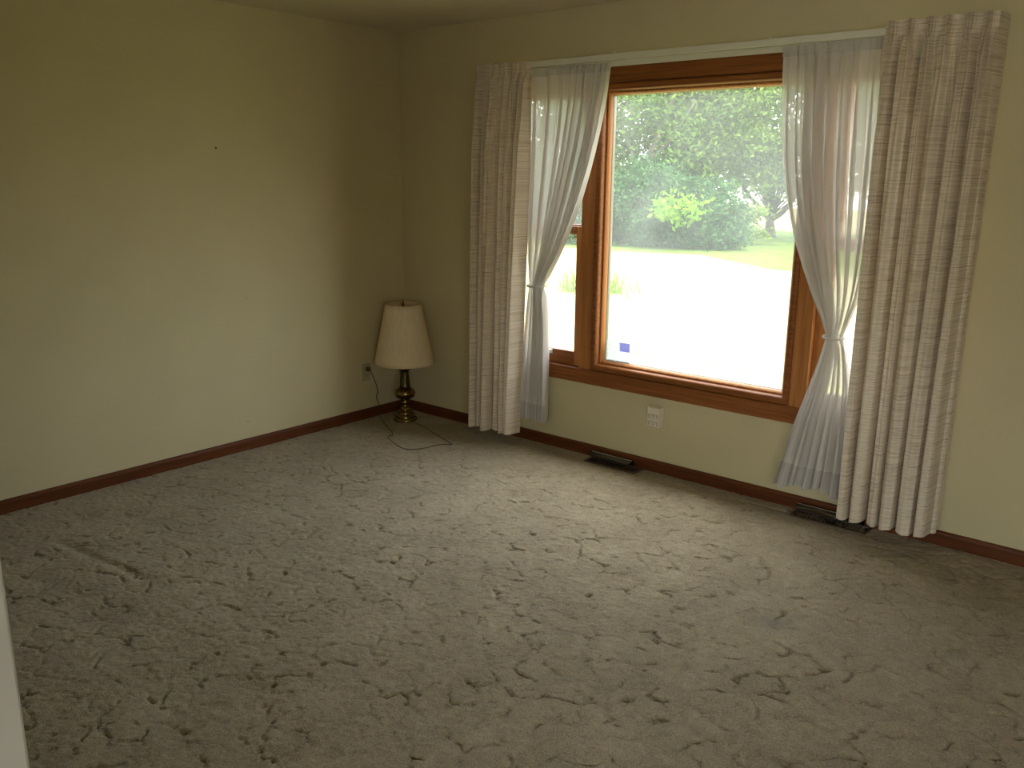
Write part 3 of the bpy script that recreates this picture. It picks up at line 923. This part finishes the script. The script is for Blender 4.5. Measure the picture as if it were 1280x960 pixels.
tg = 'trees beyond the street'
tree('tall leafy tree behind the hedge with a leaning grey trunk', (-12.9, 21.9, G), [(-12.9, 21.9, G), (-12.5, 21.9, .6), (-12.0, 21.9, 1.45), (-11.5, 21.9, 2.4), (-11.1, 21.9, 3.35), (-10.7, 22, 4.6)], (-12.6, 23, 4.2), (3.4, 2.6, 3.7), 150, 170, .42, .17, M_leaf_mid, .19, 21, tg,
     [([(-12.1, 21.9, 1.3), (-12.3, 21.8, 2.4), (-12.8, 21.7, 3.6)], .08), ([(-11.7, 21.9, 2.0), (-10.8, 21.8, 2.7), (-9.9, 21.7, 3.9)], .08)])
tree('tall leafy tree behind the hedge with an upright trunk right of the leaning one', (-10.9, 24.5, G), [(-10.9, 24.5, G), (-10.85, 24.5, 1.6), (-11.0, 24.5, 3.2), (-11.0, 24.5, 4.8)], (-9.9, 24.2, 4.5), (3.2, 2.4, 3.5), 120, 170, .42, .17, M_leaf_light, .15, 22, tg,
     [([(-10.9, 24.5, 2.2), (-10.1, 24.3, 3.4), (-9.2, 24.0, 4.2)], .08)])
tree('leafy tree at the left end of the hedge seen through the left flank window', (-18.2, 23.5, G), [(-18.2, 23.5, G), (-18.1, 23.5, 1.8), (-18.3, 23.5, 3.6)], (-17.6, 23.0, 3.9), (3.6, 2.6, 3.8), 150, 150, .42, .19, M_leaf_mid, .2, 23, tg)
tree('pale green forked tree on the grass right of the hedge', (-9.45, 27, G), [(-9.45, 27, G), (-9.47, 27, -.2), (-9.5, 27, .15)], (-8.2, 26.4, 3.6), (3.4, 2.2, 2.6), 120, 150, .38, .18, M_leaf_light, .24, 24, tg,
     [([(-9.52, 27, .0), (-9.9, 27, .45), (-10.4, 26.9, .95), (-11.0, 26.8, 1.9)], .10), ([(-9.47, 27, .05), (-9.44, 27, .8), (-9.5, 27, 2.2)], .11),
      ([(-9.44, 27, .05), (-9.0, 27, .35), (-8.6, 27, .95), (-8.1, 27, 2.2)], .12), ([(-9.42, 27, .15), (-9.1, 26.9, .85), (-8.8, 26.9, 1.9)], .07)])
tree('leafy tree behind the right sheer curtain', (-3.6, 26, G), [(-3.6, 26, G), (-3.6, 26, 1.2), (-3.5, 26, 2.8)], (-3.4, 25.5, 4.0), (3.4, 2.4, 3.4), 120, 150, .42, .19, M_leaf_mid, .18, 25, tg)
tree('distant tree filling the gaps behind the leaning trunk', (-15.5, 31, G), [(-15.5, 31, G), (-15.5, 31, 2), (-15.4, 31, 4)], (-15.8, 31, 4.0), (5.0, 2.5, 4.6), 85, 150, .55, .25, M_leaf_mid, .22, 26, tg)

hg = 'dark shrubs in the hedge across the street'
hs = [(-21.0, 20.4, 2.0, 2.4, 'leftmost dark shrub of the hedge, beyond the left flank window'), (-18.2, 19.9, 1.9, 2.5, 'dark shrub of the hedge, second from the left end'),
      (-15.3, 19.7, 1.9, 2.4, 'dark shrub of the hedge, left edge of the big pane'), (-12.8, 19.4, 1.7, 2.7, 'dark rounded shrub of the hedge left of the lime sapling'),
      (-10.7, 19.9, 1.6, 2.5, 'dark shrub of the hedge behind the lime sapling'), (-8.7, 20.5, 1.35, 1.8, 'dark low shrub at the right end of the hedge')]
for i, (x, y, rw, h, lab) in enumerate(hs):
    tree(lab, (x, y, G), [(x, y, G), (x, y, G+h*.25), (x+.1, y, G+h*.5)], (x, y, G+h*.48), (rw, 1.1, h*.60), 90, 120, .22, .15, M_leaf_dark, .06, 40+i, hg, cat='shrub', name='hedge_shrub')
tree('bright lime green sapling in front of the dark hedge', (-8.9, 18.75, G), [(-9.4, 20.0, G), (-9.2, 19.8, .0), (-8.75, 19.1, .55)], (-8.65, 18.75, .60), (.80, .35, .46), 26, 16, .17, .20, M_leaf_lime, .03, 60, cat='tree', name='sapling')
tree('small loose green shrub at the right end of the hedge before the white house', (-8.35, 22.6, G), [(-8.35, 22.6, G), (-8.3, 22.6, .0), (-8.3, 22.6, .4)], (-8.3, 22.6, .05), (.75, .5, .75), 34, 40, .16, .14, M_leaf_light, .03, 61, cat='shrub', name='small_shrub')

# clump of strap leaves on the grass strip
cl = tag(empty('daylily_clump', (-5.2, 9.7, G+.004)), 'yellow green clump of arching strap leaves on the grass strip beyond the window', 'plant')
r = np.random.default_rng(77)
mb = MB()
for i in range(230):
    a = r.random()*6.283; L = .35+.35*r.random(); bx, by = r.normal()*.36, r.normal()*.2
    rows = []
    for s in np.linspace(0, 1, 5):
        d = L*s*(.55+.4*s); z = L*(1.5*s-1.05*s*s)*1.05
        w = .016*(1-s*.9)
        cx, cyy = bx+math.cos(a)*d, by+math.sin(a)*d
        rows.append(((cx-math.sin(a)*w, cyy+math.cos(a)*w, z), (cx+math.sin(a)*w, cyy-math.cos(a)*w, z)))
    v = [p for q in rows for p in q]
    mb.add(v, [(2*k, 2*k+1, 2*k+3, 2*k+2) for k in range(4)])
mb.build('strap_leaves', M_leaf_lime, cl)['kind'] = 'stuff'

# white house far behind
hx, hy = -19.5, 56
hs_ = tag(empty('white_house', (hx, hy, G)), 'white house far behind the trees', 'house')
MB().box(-9, 9, 0, 9, 0, 3.1).build('wall', M_siding, hs_)
MB().add([(-9.6, -.6, 3.0), (9.6, -.6, 3.0), (9.6, 9.6, 3.0), (-9.6, 9.6, 3.0), (-9.6, 4.5, 5.4), (9.6, 4.5, 5.4)], [(0, 1, 5, 4), (1, 2, 5), (2, 3, 4, 5), (3, 0, 4), (3, 2, 1, 0)]).build('roof', M_roof, hs_)
for x in (-6, -2.5, 3.0, 6.2):
    wf = MB().box(x-.6, x+.6, -.05, .02, 1.1, 2.4).build('window', M_siding, hs_)
    MB().box(x-.5, x+.5, -.07, -.05, 1.2, 2.3).build('pane', M_alu, wf)
ot = tag(empty('garden_box', (-15.2, 37.5, G)), 'small orange red box far away between the hedge and the forked tree', 'box')
MB().box(-.28, .28, -.2, .2, 0, .62).build('body', M_orange, ot, bevel=.02)
MB().add([(-.36, -.28, .62), (.36, -.28, .62), (.36, .28, .62), (-.36, .28, .62), (-.36, 0, .86), (.36, 0, .86)], [(0, 1, 5, 4), (1, 2, 5), (2, 3, 4, 5), (3, 0, 4), (3, 2, 1, 0)]).build('lid', M_orange, ot)
